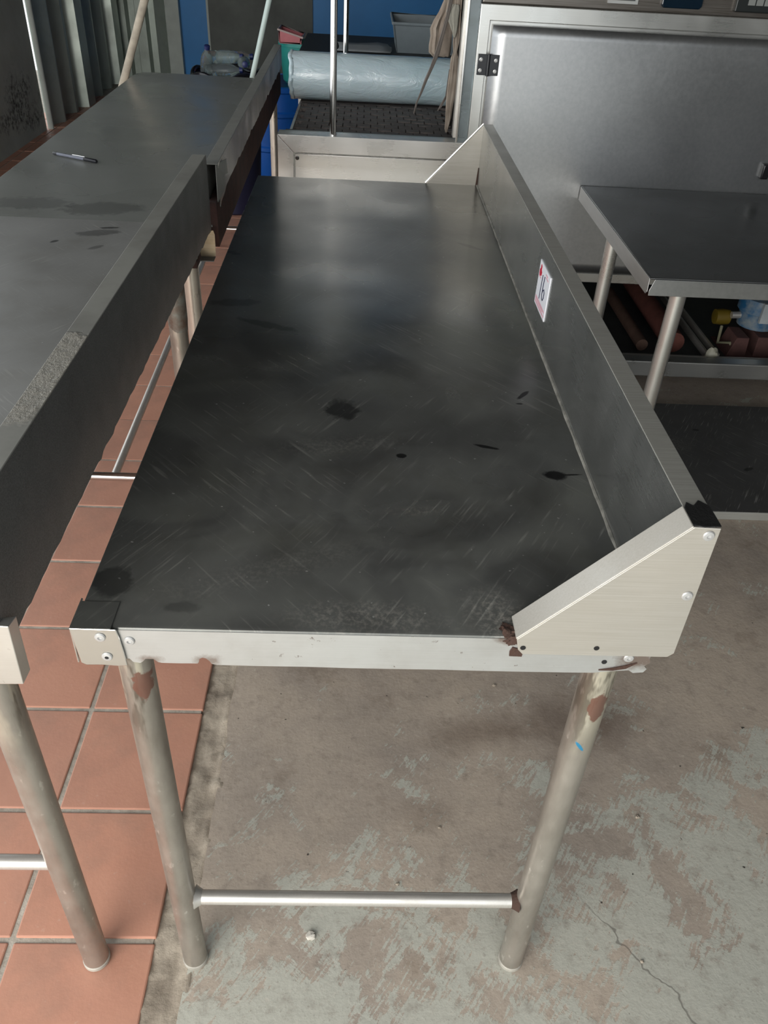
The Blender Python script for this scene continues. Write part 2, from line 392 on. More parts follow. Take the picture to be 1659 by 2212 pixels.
ce = MB().box(-2.6, 3.55, -1.0, YB_+.15, 3.0, 3.1).build('ceiling', MAT['ceiling'], None, False); struct(ce)

wf = MB().box(1.5, 3.55, -1.15, -1.0, -.02, 3.0).build('added_wall_front', plain('added_wall_front_paint', (.22, .23, .24), .8, 0, .2), None, False); struct(wf)  # added wall behind the camera, unseen; darkens the right of the door's reflection

# ------------------------------------------------------------------ shared small pieces
MAT['rivet'] = plain('pale_rivet', (.50, .50, .49), .4, .5, .1)
MAT['hole_shade_disc'] = plain('black_hole_shade', (.006, .006, .006), .9)  # flat black discs stand in for the shade inside small holes
MAT['rust'] = plain('flaking_rust', (.05, .028, .02), .95, 0, .5, 60, .9, 160, (.05, .022, .014))
rivet_me = MB().lathe([(.0058, 0), (.0062, -.0010), (.0052, -.0022), (.0024, -.0026), (.0020, -.0012), (.0005, -.0011)], n=20, axis='y').mesh('rivet', MAT['rivet'])
hole_shade_me = MB().lathe([(.0032, .0), (.0032, -.0006)], n=14, axis='y').mesh('hole_shade_disc', MAT['hole_shade_disc'])
hole_shade_top = MB().lathe([(.0035, 0), (.0035, .0006)], n=14).mesh('hole_shade_disc', MAT['hole_shade_disc'])

# ------------------------------------------------------------------ main worktable
H = .85; X0, X1, YF, YR = -.3033, .3468, .6374, 2.497; HB = .168; FLW = .026
T = thing('worktable', (.02, YF, 0), 'long dark scratched stainless worktable with a raised side ledge carrying a white number card', 'table')
t = .002
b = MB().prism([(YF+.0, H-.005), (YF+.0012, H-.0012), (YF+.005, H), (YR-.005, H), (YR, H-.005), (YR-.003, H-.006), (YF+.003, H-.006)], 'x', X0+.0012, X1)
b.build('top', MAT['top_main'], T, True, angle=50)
# front apron with a torn lower edge
def seg(a, bq, n, amp, z): return [(a+(bq-a)*i/n, z+amp*noise.noise(Vector((i*1.7, a*50, 0)))) for i in range(n+1)]
low = [(-.262, .7935), (-.256, .7945), (-.2535, .800), (-.249, .8005), (-.2455, .795), (-.238, .7935), (-.2345, .796), (-.231, .8005), (-.222, .8005), (-.217, .7955), (-.2135, .7945)]
low += seg(-.21, -.172, 4, .0006, .7945)+[(-.1705, .797), (-.1695, .802), (-.166, .8045), (-.162, .8035), (-.158, .799), (-.156, .7945)]
low += seg(-.15, .26, 8, .0008, .7925)+[(.29, .793), (.305, .7955), (.318, .797), (.332, .7985), (.338, .794), (.350, .7955), (.353, .801), (.349, .806), (.3545, .812), (.352, .82), (.356, .831)]
outl = [(X0+.001, H-.0035), (X0+.002, .7935)]+low+[(.350, .850), (X1, H-.0035)]
MB().prism(outl, 'y', YF-.0005, YF+.0015).build('apron', MAT['apron_m'], T, False)
MB().box(X0, X0+t, YF+.002, YR, .793, H-.001).build('apron', MAT['steel'], T, False)
MB().box(X0, X1, YR-.0015, YR+.001, .793, H-.001).build('apron', MAT['steel'], T, False)
MB().box(X1-t, X1, YF+.004, YR, .793, H-.001).build('apron', MAT['steel'], T, False)
# wrapped corner cap
cc = [(-.3075, .8515), (-.2565, .8505), (-.2545, .838), (-.2525, .815), (-.2515, .7925), (-.262, .7915), (-.28, .793), (-.298, .7925), (-.3035, .796)]
cap = MB().prism(cc, 'y', YF-.0045, YF-.0022)
cap.box(-.3075, -.3055, YF-.0045, YF+.045, .796, .8515)
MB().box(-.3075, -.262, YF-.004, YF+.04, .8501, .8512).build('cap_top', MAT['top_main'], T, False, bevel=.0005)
cap.build('corner_cap', MAT['steel_plate'], T, False, bevel=.0012)
# raised side ledge: folded sheet
bp_ = [(X1, H-.004), (X1, H+HB-.0015), (X1+FLW, H+HB-.0015), (X1+FLW, .83), (X1+FLW-t, .83), (X1+FLW-t, H+HB-t-.0015), (X1+t, H+HB-t-.0015), (X1+t, H-.004)]
MB().box(X1-.0008, X1+FLW+.0008, YF-.002, YR, H+HB-.0016, H+HB).build('ledge_top', steel('dusty_ledge_top', (.27, .265, .235), .42, .35, .3, (.10, .095, .085), 9), T, False, bevel=.0007)
MB().prism(bp_, 'y', YF+.002, YR).build('side_ledge', steel('ledge_sheet', (.34, .35, .34), .25, .9, .35, (.09, .09, .085), 4, (60, 2, 60), .22, 3.5), T, False, bevel=.0012)
pts = [(X1-.0005+.0012*noise.noise(Vector((0, i*.7, 0))), YF+.005+i*(YR-YF-.01)/60, H+.0008) for i in range(61)]
MB().path(pts, [.0028+.0016*noise.noise(Vector((3, i*.9, 0))) for i in range(61)], 8).build('seam_bead', plain('grey_seam_filler', (.30, .29, .26), .6, .2, .5, 30, .4, 90, (.08, .08, .07)), T)
# gusset plates
gp = [(.190, .853), (.346, H+HB+.001), (X1+FLW+.001, H+HB), (X1+FLW+.0015, .836), (.368, .8295), (.20, .829), (.194, .836)]
MB().prism(gp, 'y', YF-.0075, YF-.005).build('gusset_plate', MAT['gusset'], T, False, bevel=.0008)
sx, sz = (.346-.190), (H+HB+.001-.853); L = math.hypot(sx, sz); nx, nz = -sz/L*.002, sx/L*.002
MB().add([(.190, YF-.0075, .853), (.346, YF-.0075, H+HB+.001), (.346, YF+.028, H+HB+.001), (.190, YF+.028, .853),
          (.190+nx, YF-.0075, .853+nz), (.346+nx, YF-.0075, H+HB+.001+nz), (.346+nx, YF+.028, H+HB+.001+nz), (.190+nx, YF+.028, .853+nz)],
         [(0, 3, 2, 1), (4, 5, 6, 7), (0, 1, 5, 4), (1, 2, 6, 5), (2, 3, 7, 6), (3, 0, 4, 7)]).build('gusset_flange', MAT['gusset'], T, False, bevel=.0016)
gb = [(.195, H), (X1, H+HB), (X1+FLW, H+HB), (X1+FLW, .83), (.2, .83)]
MB().prism(gb, 'y', YR-.002, YR+.0015).build('gusset_plate', MAT['gusset'], T, False, bevel=.0008)
MB().path([(.193, YR, H+.001), (X1, YR, H+HB+.001)], .003, 8).build('gusset_rim', MAT['steel_plate'], T)
MB().path([(X1-.001, YR-.004, H), (X1-.001, YR-.004, H+.05)], [.004, .001], 8).build('corner_rust', MAT['rust'], T)
MB().prism([(X1-.002, YF-.004), (X1+.01, YF-.007), (X1+FLW+.002, YF-.005), (X1+FLW+.0015, YF+.03), (X1+.018, YF+.040), (X1+.01, YF+.030), (X1+.004, YF+.036), (X1-.001, YF+.026)], 'z', H+HB-.0002, H+HB+.0016).build('tar_patch', plain('black_tar', (.012, .012, .012), .4, 0, .3, 60, .8, 120), T, True, bevel=.001)
MB().lump((.185, YF+.008, H+.0005), .0085, 3, (1.1, .9, .45), 18, 12, .5).lump((.180, YF+.014, H), .006, 8, (1.2, 1, .4), 14, 9, .6).lump((.188, YF-.001, H-.006), .006, 9, (1.2, .4, .9), 14, 9, .5).build('rust_crust', MAT['rust'], T)
MB().prism([(.187, .8195), (.2015, .819), (.2025, .829), (.2005, .8335), (.195, .832), (.189, .834), (.1865, .827)], 'y', YF-.0018, YF-.0004).build('rust_crust', MAT['rust'], T)
MB().path([(.296, YF-.0008, .7985), (.312, YF-.0012, .801), (.326, YF-.0012, .805), (.339, YF-.0008, .812)], [.0008, .0022, .0026, .0008], 7).build('rust_crust', MAT['rust'], T)
for (x, z, dy) in ((-.275, .839, -.0045), (-.245, .830, -.0005), (.363, 1.009, -.0075), (.364, .926, -.0075), (.327, .820, -.0005), (-.272, .808, -.0045)):
    piece(rivet_me, 'rivet', T, (x, YF+dy, z))
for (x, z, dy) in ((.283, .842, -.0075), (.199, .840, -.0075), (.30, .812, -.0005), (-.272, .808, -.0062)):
    piece(hole_shade_me, 'hole_shade_disc', T, (x, YF+dy, z))
piece(hole_shade_top, 'hole_shade_disc', T, (-.276, .661, H-.0002)); piece(hole_shade_top, 'hole_shade_disc', T, (-.297, .667, H-.0002))
def leg_material():
    t = NT('peeling_leg_steel'); X = t.xyz()
    c = t.mix(t.ramp(t.noise(16, 5, .6, sc=(1, 1, .35)), .4, .7), (.42, .39, .345), (.28, .255, .22))
    c = t.mix(t.ramp(t.noise(70, 3, .6, sc=(1, 1, .4)), .64, .72, 0, .5), c, (.70, .68, .62))
    # torn wrapping film: pale strips and a brown glue patch near the top
    hi = t.ramp(X[2], .60, .72)
    strips = t.ramp(t.noise(26, 4, .6, sc=(1, 1, .16)), .48, .56)
    c = t.mix(t.math('MULTIPLY', t.math('MULTIPLY', strips, hi), .85), c, (.62, .58, .47))
    dk = t.ramp(t.noise(30, 4, .6, sc=(1, 1, .2), off=(2, 6, 1)), .56, .62)
    c = t.mix(t.math('MULTIPLY', t.math('MULTIPLY', dk, hi), .8), c, (.13, .11, .085))
    jag = t.ramp(t.noise(60, 4, .6), .3, .7, -.35, .35)
    for cx, cz in ((-.243, .745), (.312, .725)):
        c = t.mix(t.math('MULTIPLY', t.blob(cx, cz, .010, .026, 0, .2, 'xz', jag), .9), c, (.25, .12, .09))
    c = t.mix(t.blob(.305, .645, .0022, .009, .6, .4, 'xz', jag), c, (.06, .35, .62))
    n = t.bump(t.noise(60, 3, .6, sc=(1, 1, .3)), .25, .002)
    return t.out(c, t.ramp(t.noise(30, 3), .3, .7, .27, .45), .75, n)
MAT['leg'] = leg_material()
LR = .0205
def leg(parent, x, y, z1, r=LR, mat=None, dx=0, dy=0, z0=0.0):
    mat = mat or MAT['leg']
    o = MB().path([(x, y, z0+.004), (x, y, z0+.02), (x+dx*.5, y+dy*.5, z1*.5), (x+dx, y+dy, z1)], [r, r, r, r], 28).build('leg', mat, parent)
    MB().lathe([(r*.96, z0), (r*1.06, z0+.002), (r*1.06, z0+.009), (r*.99, z0+.011)], (x, y, 0), 28).build('foot', plain('pale_foot_cap', (.40, .38, .33), .6, .1, .4, 40), o)
    return o
leg(T, -.252, .662, .848); leg(T, .309, .662, .848); leg(T, -.255, 2.44, .848); leg(T, .300, 2.44, .848)
for yy, n in ((.662, 'stretcher'), (2.44, 'stretcher')):
    st = MB().path([(-.25, yy, .214), (.307, yy, .211)], .0115, 20).build(n, MAT['chrome'] if False else MAT['galv'], T)
    MB().path([(-.233, yy, .214), (-.227, yy, .214), (-.222, yy, .214)], [.0185, .0145, .0118], 16).build('weld', MAT['galv'], st)
    MB().path([(.292, yy, .211), (.286, yy, .211), (.280, yy, .211)], [.018, .0145, .0118], 16).build('weld', MAT['rust'], st)

# number card on the ledge
CX = X1-.0012; cy0, cy1, cz0, cz1 = 1.394, 1.493, .902, .985
MAT['card'] = plain('white_card', (.74, .75, .80), .4, 0, .05)
card = tag(MB().box(CX-.0006, CX+.0011, cy0, cy1, cz0, cz1).build('number_card', MAT['card'], None, False), 'white number card with red print stuck on the raised ledge of the long worktable', 'card')
MAT['ink'] = plain('dark_ink', (.012, .014, .05), .5); MAT['redink'] = plain('red_print', (.50, .02, .05), .5); MAT['pink'] = plain('pale_red_print', (.70, .34, .40), .5)
cx = CX-.0009
def stroke(pts, r, mat, name):
    MB().path([(cx, cy1-u*.099, cz0+v*.083) for u, v in pts], r, 6).build(name, mat, card)
stroke([(.40, .80), (.385, .58), (.375, .36), (.37, .24)], .0009, MAT['ink'], 'numeral')
stroke([(.58, .84), (.56, .70), (.55, .55), (.555, .42), (.59, .34), (.66, .33), (.72, .42), (.72, .52), (.66, .58), (.58, .52), (.55, .44)], .0010, MAT['ink'], 'numeral')
cu = lambda u: cy1-u*.099
def mark(u0, u1, v0, v1, mat, name): MB().box(cx-.0003, cx+.0004, cu(u1), cu(u0), cz0+v0*.083, cz0+v1*.083).build(name, mat, card, False)
MB().prism([(cu(u), cz0+v*.083) for u, v in ((.07, .70), (.16, .68), (.25, .72), (.27, .80), (.21, .84), (.22, .91), (.16, .95), (.12, .90), (.13, .85), (.06, .80))], 'x', cx-.0003, cx+.0004).build('red_emblem', MAT['redink'], card, False)
mark(.06, .27, .655, .675, MAT['pink'], 'print_line'); mark(.62, .80, .90, .925, MAT['pink'], 'print_line'); mark(.66, .88, .85, .87, MAT['pink'], 'print_line')
for i, v in enumerate((.185, .155, .125, .085, .055)): mark(.06, .94 if i != 2 else .8, v, v+.012, MAT['pink'], 'print_line')

# ------------------------------------------------------------------ left worktable (near)
A0, A1 = -.395, -.363
T2 = thing('worktable', (-.72, .6, 0), 'grey stainless worktable with dark ledge back beside the terracotta tile gap', 'table')
MB().box(-1.03, A0, .602, 2.022, .846, .851).build('top', MAT['top_left'], T2, True, bevel=.0015)
MB().box(-1.03, A0, .600, .602, .793, .849).build('apron', MAT['steel_bright'], T2, False)
MB().box(-1.03, -1.028, .602, 2.02, .793, .849).build('apron', MAT['steel'], T2, False)
MB().box(-1.03, A0, 2.018, 2.020, .81, .846).build('apron', MAT['steel'], T2, False)
def crusty():
    t = NT('crusted_ledge_top'); X = t.xyz()
    c = t.mix(t.ramp(t.noise(7, 6, .62), .42, .72, 0, .6), (.25, .25, .225), (.11, .105, .095))
    m = t.ramp(t.math('ADD', X[1], t.ramp(t.noise(14, 4, .6), .3, .7, -.06, .06)), 1.03, 1.05, 1, 0)
    m2 = t.ramp(t.math('ADD', X[1], t.ramp(t.noise(9, 4, .6, off=(2, 2, 2)), .3, .7, -.05, .05)), .80, .83)
    m = t.math('MULTIPLY', m, m2)
    g = t.noise(130, 3, .7)
    c = t.mix(t.math('MULTIPLY', m, t.ramp(g, .35, .6, .45, .9)), c, (.30, .28, .24))
    return t.out(c, .55, .2, t.bump(t.math('MULTIPLY', g, m), .6, .004))
MAT['flange_near'] = crusty()
MAT['flange'] = steel('grimy_flange', (.25, .25, .225), .45, .3, .5, (.12, .115, .10), 7, warp=.2)
MB().box(A0, A1, .602, 2.005, 1.017, 1.019).build('ledge_top', MAT['flange_near'], T2, False, bevel=.001)
MB().box(A0, A0+.002, .602, 2.003, .85, 1.017).build('ledge_inner', MAT['flange'], T2, False)
# dark back sheet with a ragged lower edge
low = [(.622+i*.0137, .849+.004*noise.noise(Vector((i*.45, 2, 0)))-.003*(noise.noise(Vector((i*1.6, 7, 0))) > .35)) for i in range(100)]
MB().prism([(.603, 1.018), (.603, .885), (.62, .852)]+low+[(1.995, .843), (2.003, .90), (2.004, 1.018)], 'x', A1-.0018, A1).build('ledge_back', MAT['dark_steel'], T2, False)
# bent corner cap at the front end and a torn scrap at the rear end
MB().add([(-.395, .598, .89), (-.352, .598, .888), (-.356, .598, .798), (-.395, .598, .797), (-.395, .600, .89), (-.3515, .618, .884), (-.3545, .618, .80), (-.395, .60, .797)],
         [(0, 1, 2, 3), (1, 5, 6, 2), (0, 4, 5, 1), (3, 2, 6, 7), (4, 7, 6, 5), (0, 3, 7, 4)]).build('corner_cap', MAT['steel_bright'], T2, False, bevel=.001)
MB().prism([(-.392, .846), (-.357, .850), (-.354, .84), (-.355, .788), (-.362, .784), (-.390, .783), (-.392, .79)], 'y', 1.985, 1.987).build('torn_scrap', steel('tarnished_scrap', (.34, .27, .17), .35, .8, .6, (.04, .03, .02), 20), T2, False, solid=.0005)
MB().box(-.390, -.356, 1.955, 1.987, .783, .785).build('torn_scrap', MAT['dark_steel'], T2, False)
leg(T2, -.424, .66, .846, .0215); leg(T2, -.99, .66, .846, .0215); leg(T2, -.425, 1.80, .846, .0215); leg(T2, -.99, 1.80, .846, .0215)
MB().path([(-.424, 1.80, .672), (-.424, 1.80, .70), (-.424, 1.80, .80)], [.0215, .0235, .0235], 24).build('leg_socket', plain('blue_grey_socket', (.27, .28, .25), .5, .5, .5, 40, 0, 60, (.16, .08, .05)), T2)
MB().path([(-.99, .66, .318), (-.425, .66, .318)], .0115, 20).build('stretcher', MAT['galv'], T2)

# ------------------------------------------------------------------ far left worktable
T3 = thing('worktable', (-.70, 2.03, 0), 'smooth grey stainless worktable with a rusty under-rail and a ballpoint pen lying on it', 'table')
def P3(x, y): return (x-.012*(y-2.03), y)     # the table stands a little askew
def quad3(b, x0, x1, y0, y1, z0, z1):
    a = [P3(x0, y0), P3(x1, y0), P3(x1, y1), P3(x0, y1)]
    return b.add([(p[0], p[1], z0) for p in a]+[(p[0], p[1], z1) for p in a], [(0, 3, 2, 1), (4, 5, 6, 7), (0, 1, 5, 4), (1, 2, 6, 5), (2, 3, 7, 6), (3, 0, 4, 7)])
out3 = [P3(*p) for p in ((-1.0, 2.026), (-.365, 2.026), (-.365, 4.11), (-.93, 4.125), (-.975, 4.115), (-.995, 4.08), (-1.0, 4.03))]
MB().prism(out3, 'z', .844, .8495).build('top', MAT['top_far'], T3, False, bevel=.0015)
quad3(MB(), -1.0, -.998, 2.03, 4.04, .79, .846).build('apron', MAT['steel'], T3, False)
quad3(MB(), -.93, -.365, 4.108, 4.110, .79, .846).build('apron', MAT['steel'], T3, False)
quad3(MB(), -.377, -.346, 2.05, 4.11, .986, .988).build('ledge_top', MAT['flange'], T3, False, bevel=.001)
quad3(MB(), -.377, -.375, 2.05, 4.11, .846, .986).build('ledge_inner', MAT['flange'], T3, False)
lowb = [(2.06+i*.0205, .905+.01*noise.noise(Vector((i*.35, 12, 0)))-.02*max(0, 1-i/6)) for i in range(101)]
b = MB(); pr = [(2.06, .987)]+lowb+[(4.112, .987)]
b.prism(pr, 'x', -.3475, -.346); b.v = [(x-.012*(y-2.03), y, z) for x, y, z in b.v]
b.build('ledge_back', steel('dark_mirror_sheet', (.20, .22, .21), .22, .85, .5, (.05, .05, .05), 5, warp=.4), T3, False)
# torn flap at the near end of the ledge
MB().add([P3(-.35, 2.05)+(.985,), P3(-.34, 2.16)+(.975,), P3(-.335, 2.14)+(.945,), P3(-.337, 2.10)+(.952,), P3(-.338, 2.08)+(.92,), P3(-.35, 2.045)+(.90,)], [(0, 1, 2, 3, 4, 5)]).build('torn_flap', MAT['flange'], T3, False, solid=.0015)
MAT['rail'] = plain('rusty_rail', (.075, .03, .022), .8, .1, .5, 14, .4, 60, (.012, .01, .01))
b = MB(); quad3(b, -.372, -.352, 2.03, 4.09, .80, .904); quad3(b, -.40, -.352, 2.03, 4.09, .795, .80); quad3(b, -.43, -.395, 1.935, 4.09, .772, .79); b.build('under_rail', MAT['rail'], T3, False)
quad3(MB(), -.985, -.965, 1.935, 4.08, .76, .79).build('under_rail', MAT['rail'], T3, False)
MAT['cream_leg'] = steel('cream_tube', (.66, .61, .53), .3, .7, .35, (.30, .22, .15), 14, (60, 60, 4), 0)
leg(T3, -.415, 1.955, .80, .0205, MAT['cream_leg']); leg(T3, -.97, 1.955, .80, .0205, MAT['cream_leg']); leg(T3, -.408, 4.03, .846, .0185, MAT['cream_leg']); leg(T3, -.98, 4.03, .846, .0185, MAT['cream_leg'])
MB().path([(-.415, 1.955, .128), (-.97, 1.955, .128)], .0125, 18).build('stretcher', MAT['chrome'], T3)
MB().path([(-.408, 4.03, .19), (-.98, 4.03, .19)], .0125, 18).build('stretcher', MAT['chrome'], T3)
MB().path([(-.698, 1.955, .128), (-.705, 4.03, .19)], .0115, 18).build('stretcher', MAT['galv'], T3)

# pen lying on it
pen = thing('pen', (-.86, 2.58, .85), 'black and clear ballpoint pen lying on the smooth grey tabletop', 'pen')
pa, pb = Vector((-.937, 2.619, .8555)), Vector((-.786, 2.545, .8555)); dv = (pb-pa)
MB().path([pa+dv*.10, pa+dv*.72], .0046, 14).build('barrel', plain('smoky_clear_plastic', (.13, .14, .18), .2), pen)
MB().path([pa+dv*.72, pa+dv*.98, pa+dv], [.0056, .0056, .0045], 14).build('cap', plain('black_plastic', (.008, .008, .012), .25), pen)
MB().path([pa, pa+dv*.02, pa+dv*.10], [.003, .0048, .0048], 14).build('end_plug', plain('black_plug', (.01, .01, .014), .3), pen)
MB().path([pa+dv*.46+Vector((0, 0, .006)), pa+dv*.74+Vector((0, 0, .0065))], .0017, 8).build('clip', MAT['chrome'], pen)

# ------------------------------------------------------------------ shrink tunnel machine
MY = 2.75
MC = thing('conveyor_tunnel', (.9, MY, 0), 'large brushed stainless machine with a hinged door and dark control strip', 'machine')
MAT['black'] = plain('black_gap', (.006, .006, .007), .7)
x0, x1, yb = .336, 2.2, 3.75
post = MAT['steel']
b = MB(); b.prism([(x0, 0), (x0+.032, 0), (x0+.032, 1.248), (x1, 1.248), (x1, 1.29), (x0, 1.29)], 'y', MY, MY+.04)
b.build('door_frame', post, MC, False, bevel=.002)
MB().box(x0+.03, x1, MY+.014, MY+.03, .50, 1.25).build('recess', MAT['steel'], MC, False)
# door, slightly dished
rows = []
for i in range(25):
    z = .511+(1.238-.511)*i/24; r = []
    for k in range(41):
        x = .377+(2.15-.377)*k/40
        r.append((x, MY-.002+.003*noise.noise(Vector((x*1.6, z*2.0, 3))), z))
    rows.append(r)
dr = MB().sheet(rows).build('door', MAT['steel_panel'], MC, True, solid=.012)
hb = MB().box(.342, .372, MY-.008, MY-.001, 1.106, 1.162).box(.376, .406, MY-.010, MY-.003, 1.106, 1.162).path([(.374, MY-.008, 1.104), (.374, MY-.008, 1.164)], .0055, 12)
h = hb.build('hinge', plain('black_hinge', (.012, .013, .016), .28), MC, True, bevel=.0012)
scr = MB().lathe([(.0055, 0), (.0055, -.0015), (.0036, -.002), (.0030, -.0008), (.0008, -.0008)], n=16, axis='y').mesh('screw', MAT['rivet'])
for x, z in ((.351, 1.148), (.351, 1.119), (.396, 1.147), (.396, 1.118)): piece(scr, 'screw', h, (x, MY-.009 if x < .37 else MY-.0105, z))
MB().box(1.30, 1.325, MY-.03, MY-.004, .85, .895).build('latch', plain('black_latch', (.012, .012, .014), .3), MC, True, bevel=.004)
b = MB(); b.box(x0, x1, MY, MY+.03, .472, .505); b.build('lower_frame', post, MC, False, bevel=.002)
b = MB(); b.box(.7, x1, MY-.004, MY+.05, .116, .178); b.build('base_rail', MAT['steel'], MC, False, bevel=.004)
MB().box(x0+.02, x1, MY+.04, yb, .10, .118).build('base_tray', plain('dark_tray_floor', (.06, .065, .065), .5, 0, .3), MC, False)
b = MB(); b.box(.70, .72, MY, yb, .118, .472).box(x1-.02, x1, MY, yb, .118, .472).box(.72, x1, yb-.02, yb, .118, .472)
b.build('compartment_wall', plain('dark_compartment', (.075, .09, .085), .5, .3, .3), MC, False)
b = MB(); b.box(x0+.03, x1, MY+.03, yb, .50, .90); b.build('body', MAT['steel'], MC, False)
b = MB(); b.box(x0+.03, x1, MY+.03, MY+.05, .90, 1.29).box(x0+.03, x1, yb-.03, yb, .90, 1.29).box(x1-.03, x1, MY+.05, yb-.03, .90, 1.29); b.build('tunnel_wall', MAT['dark_steel'], MC, False)
for xx, yy in ((.78, MY+.06), (2.1, MY+.06), (.40, yb-.06), (2.1, yb-.06), (.40, MY+.06)):
    MB().path([(xx, yy, 0), (xx, yy, .015), (xx, yy, .016), (xx, yy, .12)], [.03, .03, .018, .018], 16).build('machine_foot', MAT['galv'], MC)
# control strip
MAT['strip'] = steel('dark_control_sheet', (.10, .085, .07), .3, .7, .3, (.03, .03, .028), 4)
cs = MB().box(x0+.004, x1, MY+.008, yb, 1.29, 1.62).build('control_housing', MAT['strip'], MC, False, bevel=.004)
b = MB(); b.box(.704, .792, MY-.001, MY+.010, 1.308, 1.316).box(.704, .712, MY-.001, MY+.010, 1.316, 1.37).box(.784, .792, MY-.001, MY+.010, 1.316, 1.37).box(.704, .792, MY-.001, MY+.010, 1.362, 1.37)
b.build('switch_frame', plain('grey_switch_frame', (.36, .37, .36), .4), cs, False)
MB().box(.712, .784, MY+.001, MY+.009, 1.316, 1.362).build('switch', plain('dark_switch', (.05, .055, .055), .35), cs, False)
MB().prism([(.868, 1.304), (.975, 1.304), (.982, 1.311), (.982, 1.40), (.862, 1.40), (.862, 1.311)], 'y', MY-.004, MY+.010).build('display_window', plain('dark_glass_window', (.004, .012, .022), .12), cs, False, bevel=.003)
b = MB(); b.box(1.078, 1.30, MY-.010, MY+.010, 1.304, 1.42); b.build('controller', plain('black_controller', (.01, .013, .013), .4), cs, False, bevel=.003)
for i in range(5): MB().box(1.112+i*.024, 1.132+i*.024, MY-.0125, MY-.009, 1.322, 1.342).build('key', plain('grey_key', (.20, .21, .20), .5), cs, False)
# open compartment under the door: pipes and pump
b = MB(); b.path([(1.141, 3.50, .15), (1.144, 2.95, .15)], .024, 14); b.build('pipe', plain('rusty_pipe', (.13, .075, .055), .85, .1, .5, 20, .5, 60), MC)
b = MB(); b.path([(1.27, 3.62, .17), (1.27, 2.95, .165)], .042, 16); b.build('pipe', plain('red_rusty_pipe', (.15, .05, .038), .85, .1, .4, 20, .5, 60), MC)
MB().box(.99, 1.01, 2.83, 3.62, .118, .15).build('angle_iron', MAT['galv'], MC, False)
MB().box(1.375, 1.385, 2.86, 3.5, .14, .165).box(1.375, 1.40, 2.86, 3.5, .138, .141).build('angle_iron', MAT['galv'], MC, False)
MB().box(1.415, 1.425, 2.86, 3.5, .14, .165).build('angle_iron', MAT['galv'], MC, False)
MB().path([(1.02, 2.84, .15), (2.1, 2.84, .15)], .014, 14).build('pipe', MAT['galv'], MC)
MB().lump((1.385, 2.845, .168), .03, 2, (.8, .7, 1.0), 14, 9, .15).build('valve_grip', plain('dirty_white_plastic', (.36, .35, .28), .5, 0, .3), MC)
pump = thing('pump', (1.62, 3.05, .118), 'chipped blue pump on a rusty bracket inside the open base of the machine', 'pump')
b = MB(); b.lathe([(.03, .20), (.075, .21), (.078, .27), (.09, .275), (.09, .33), (.07, .335)], (1.63, 3.06, 0), 20); b.build('pump_body', plain('chipped_blue_paint', (.015, .10, .22), .45, 0, .5, 25, .3, 50, (.25, .28, .28)), pump)
MB().box(1.59, 1.635, 2.958, 2.972, .255, .335).build('label_plate', plain('dull_white_label', (.42, .46, .48), .5, 0, .3), pump, False)
b = MB(); b.prism([(1.49, .118), (1.57, .118), (1.565, .20), (1.515, .20)], 'y', 2.94, 3.05).prism([(1.60, .118), (1.72, .118), (1.71, .205), (1.60, .205)], 'y', 2.94, 3.1).box(1.49, 1.72, 2.93, 3.12, .116, .125)
b.build('pump_bracket', plain('rust_bracket', (.10, .045, .04), .85, 0, .4, 20, .4, 60), pump, False, bevel=.003)
b = MB(); b.lathe([(.012, -.03), (.03, -.028), (.033, .0), (.03, .03), (.01, .035)], (1.50, 3.10, .22), 16, 'x'); b.build('valve', plain('dirty_yellow_plastic', (.16, .11, .01), .5, 0, .5, 20), pump)
MB().path([(1.49, 3.05, .20), (1.47, 3.0, .15), (1.50, 2.96, .17), (1.53, 2.96, .13)], .006, 8).build('hose', plain('pale_hose', (.28, .27, .18), .5), pump)
MB().path([(1.52, 3.06, .245), (1.60, 3.06, .25)], .014, 10).build('inlet', MAT['galv'], pump)

# conveyor table in front of the tunnel mouth
cx0, cx1, cz = -.269, .336, .911
CV = thing('conveyor_bed', (.03, MY, 0), 'stainless conveyor bed with a dark link belt and framed front panel', 'conveyor')
MB().prism([(cx0, cz), (cx1, cz), (cx1-.045, cz-.052), (cx0+.052, cz-.052)], 'y', MY-.002, MY+.05).build('front_frame', MAT['frame_front'], CV, False, bevel=.0015)
MB().prism([(cx0, cz-.001), (cx0+.0515, cz-.0525), (cx0+.0515, .2), (cx0, .2)], 'y', MY-.002, MY+.05).build('front_frame', MAT['frame_front'], CV, False, bevel=.0015)
MB().box(cx0+.0545, cx1, MY+.003, MY+.012, .30, cz-.056).build('front_panel', MAT['frame_front'], CV, True, bevel=.002)
MB().box(cx0+.05, cx1, MY+.014, MY+.03, .28, cz-.05).build('panel_recess', MAT['steel'], CV, False)
piece(MB().lathe([(.006, 0), (.006, -.003), (.003, -.004), (.001, -.003)], n=14, axis='y').mesh('bolt', plain('dark_bolt', (.06, .055, .05), .4, .6)), 'bolt', CV, (-.206, MY+.003, .842))
MB().box(cx0+.02, cx0+.04, MY+.05, 3.72, .20, cz-.036).box(cx0, cx1, 3.70, 3.72, .20, cz).build('bed_side', MAT['steel'], CV, False)
MB().box(cx0, cx1, MY+.05, MY+.075, cz-.02, cz-.002).build('bed_edge', MAT['steel'], CV, False)
MB().box(cx0+.02, cx1, MY+.075, MY+.098, cz-.03, cz-.004).build('belt_guide', plain('grimy_guide', (.07, .065, .06), .5, .3, .4, 30), CV, False)
for xx, yy in ((cx0+.03, MY+.06), (cx0+.03, 3.69), (.30, 3.69)): MB().path([(xx, yy, 0), (xx, yy, .22)], .02, 14).build('bed_leg', MAT['galv'], CV)
MAT['belt'] = plain('brown_black_belt', (.085, .070, .064), .6, 0, .4, 40, .3, 120, (.035, .03, .028))
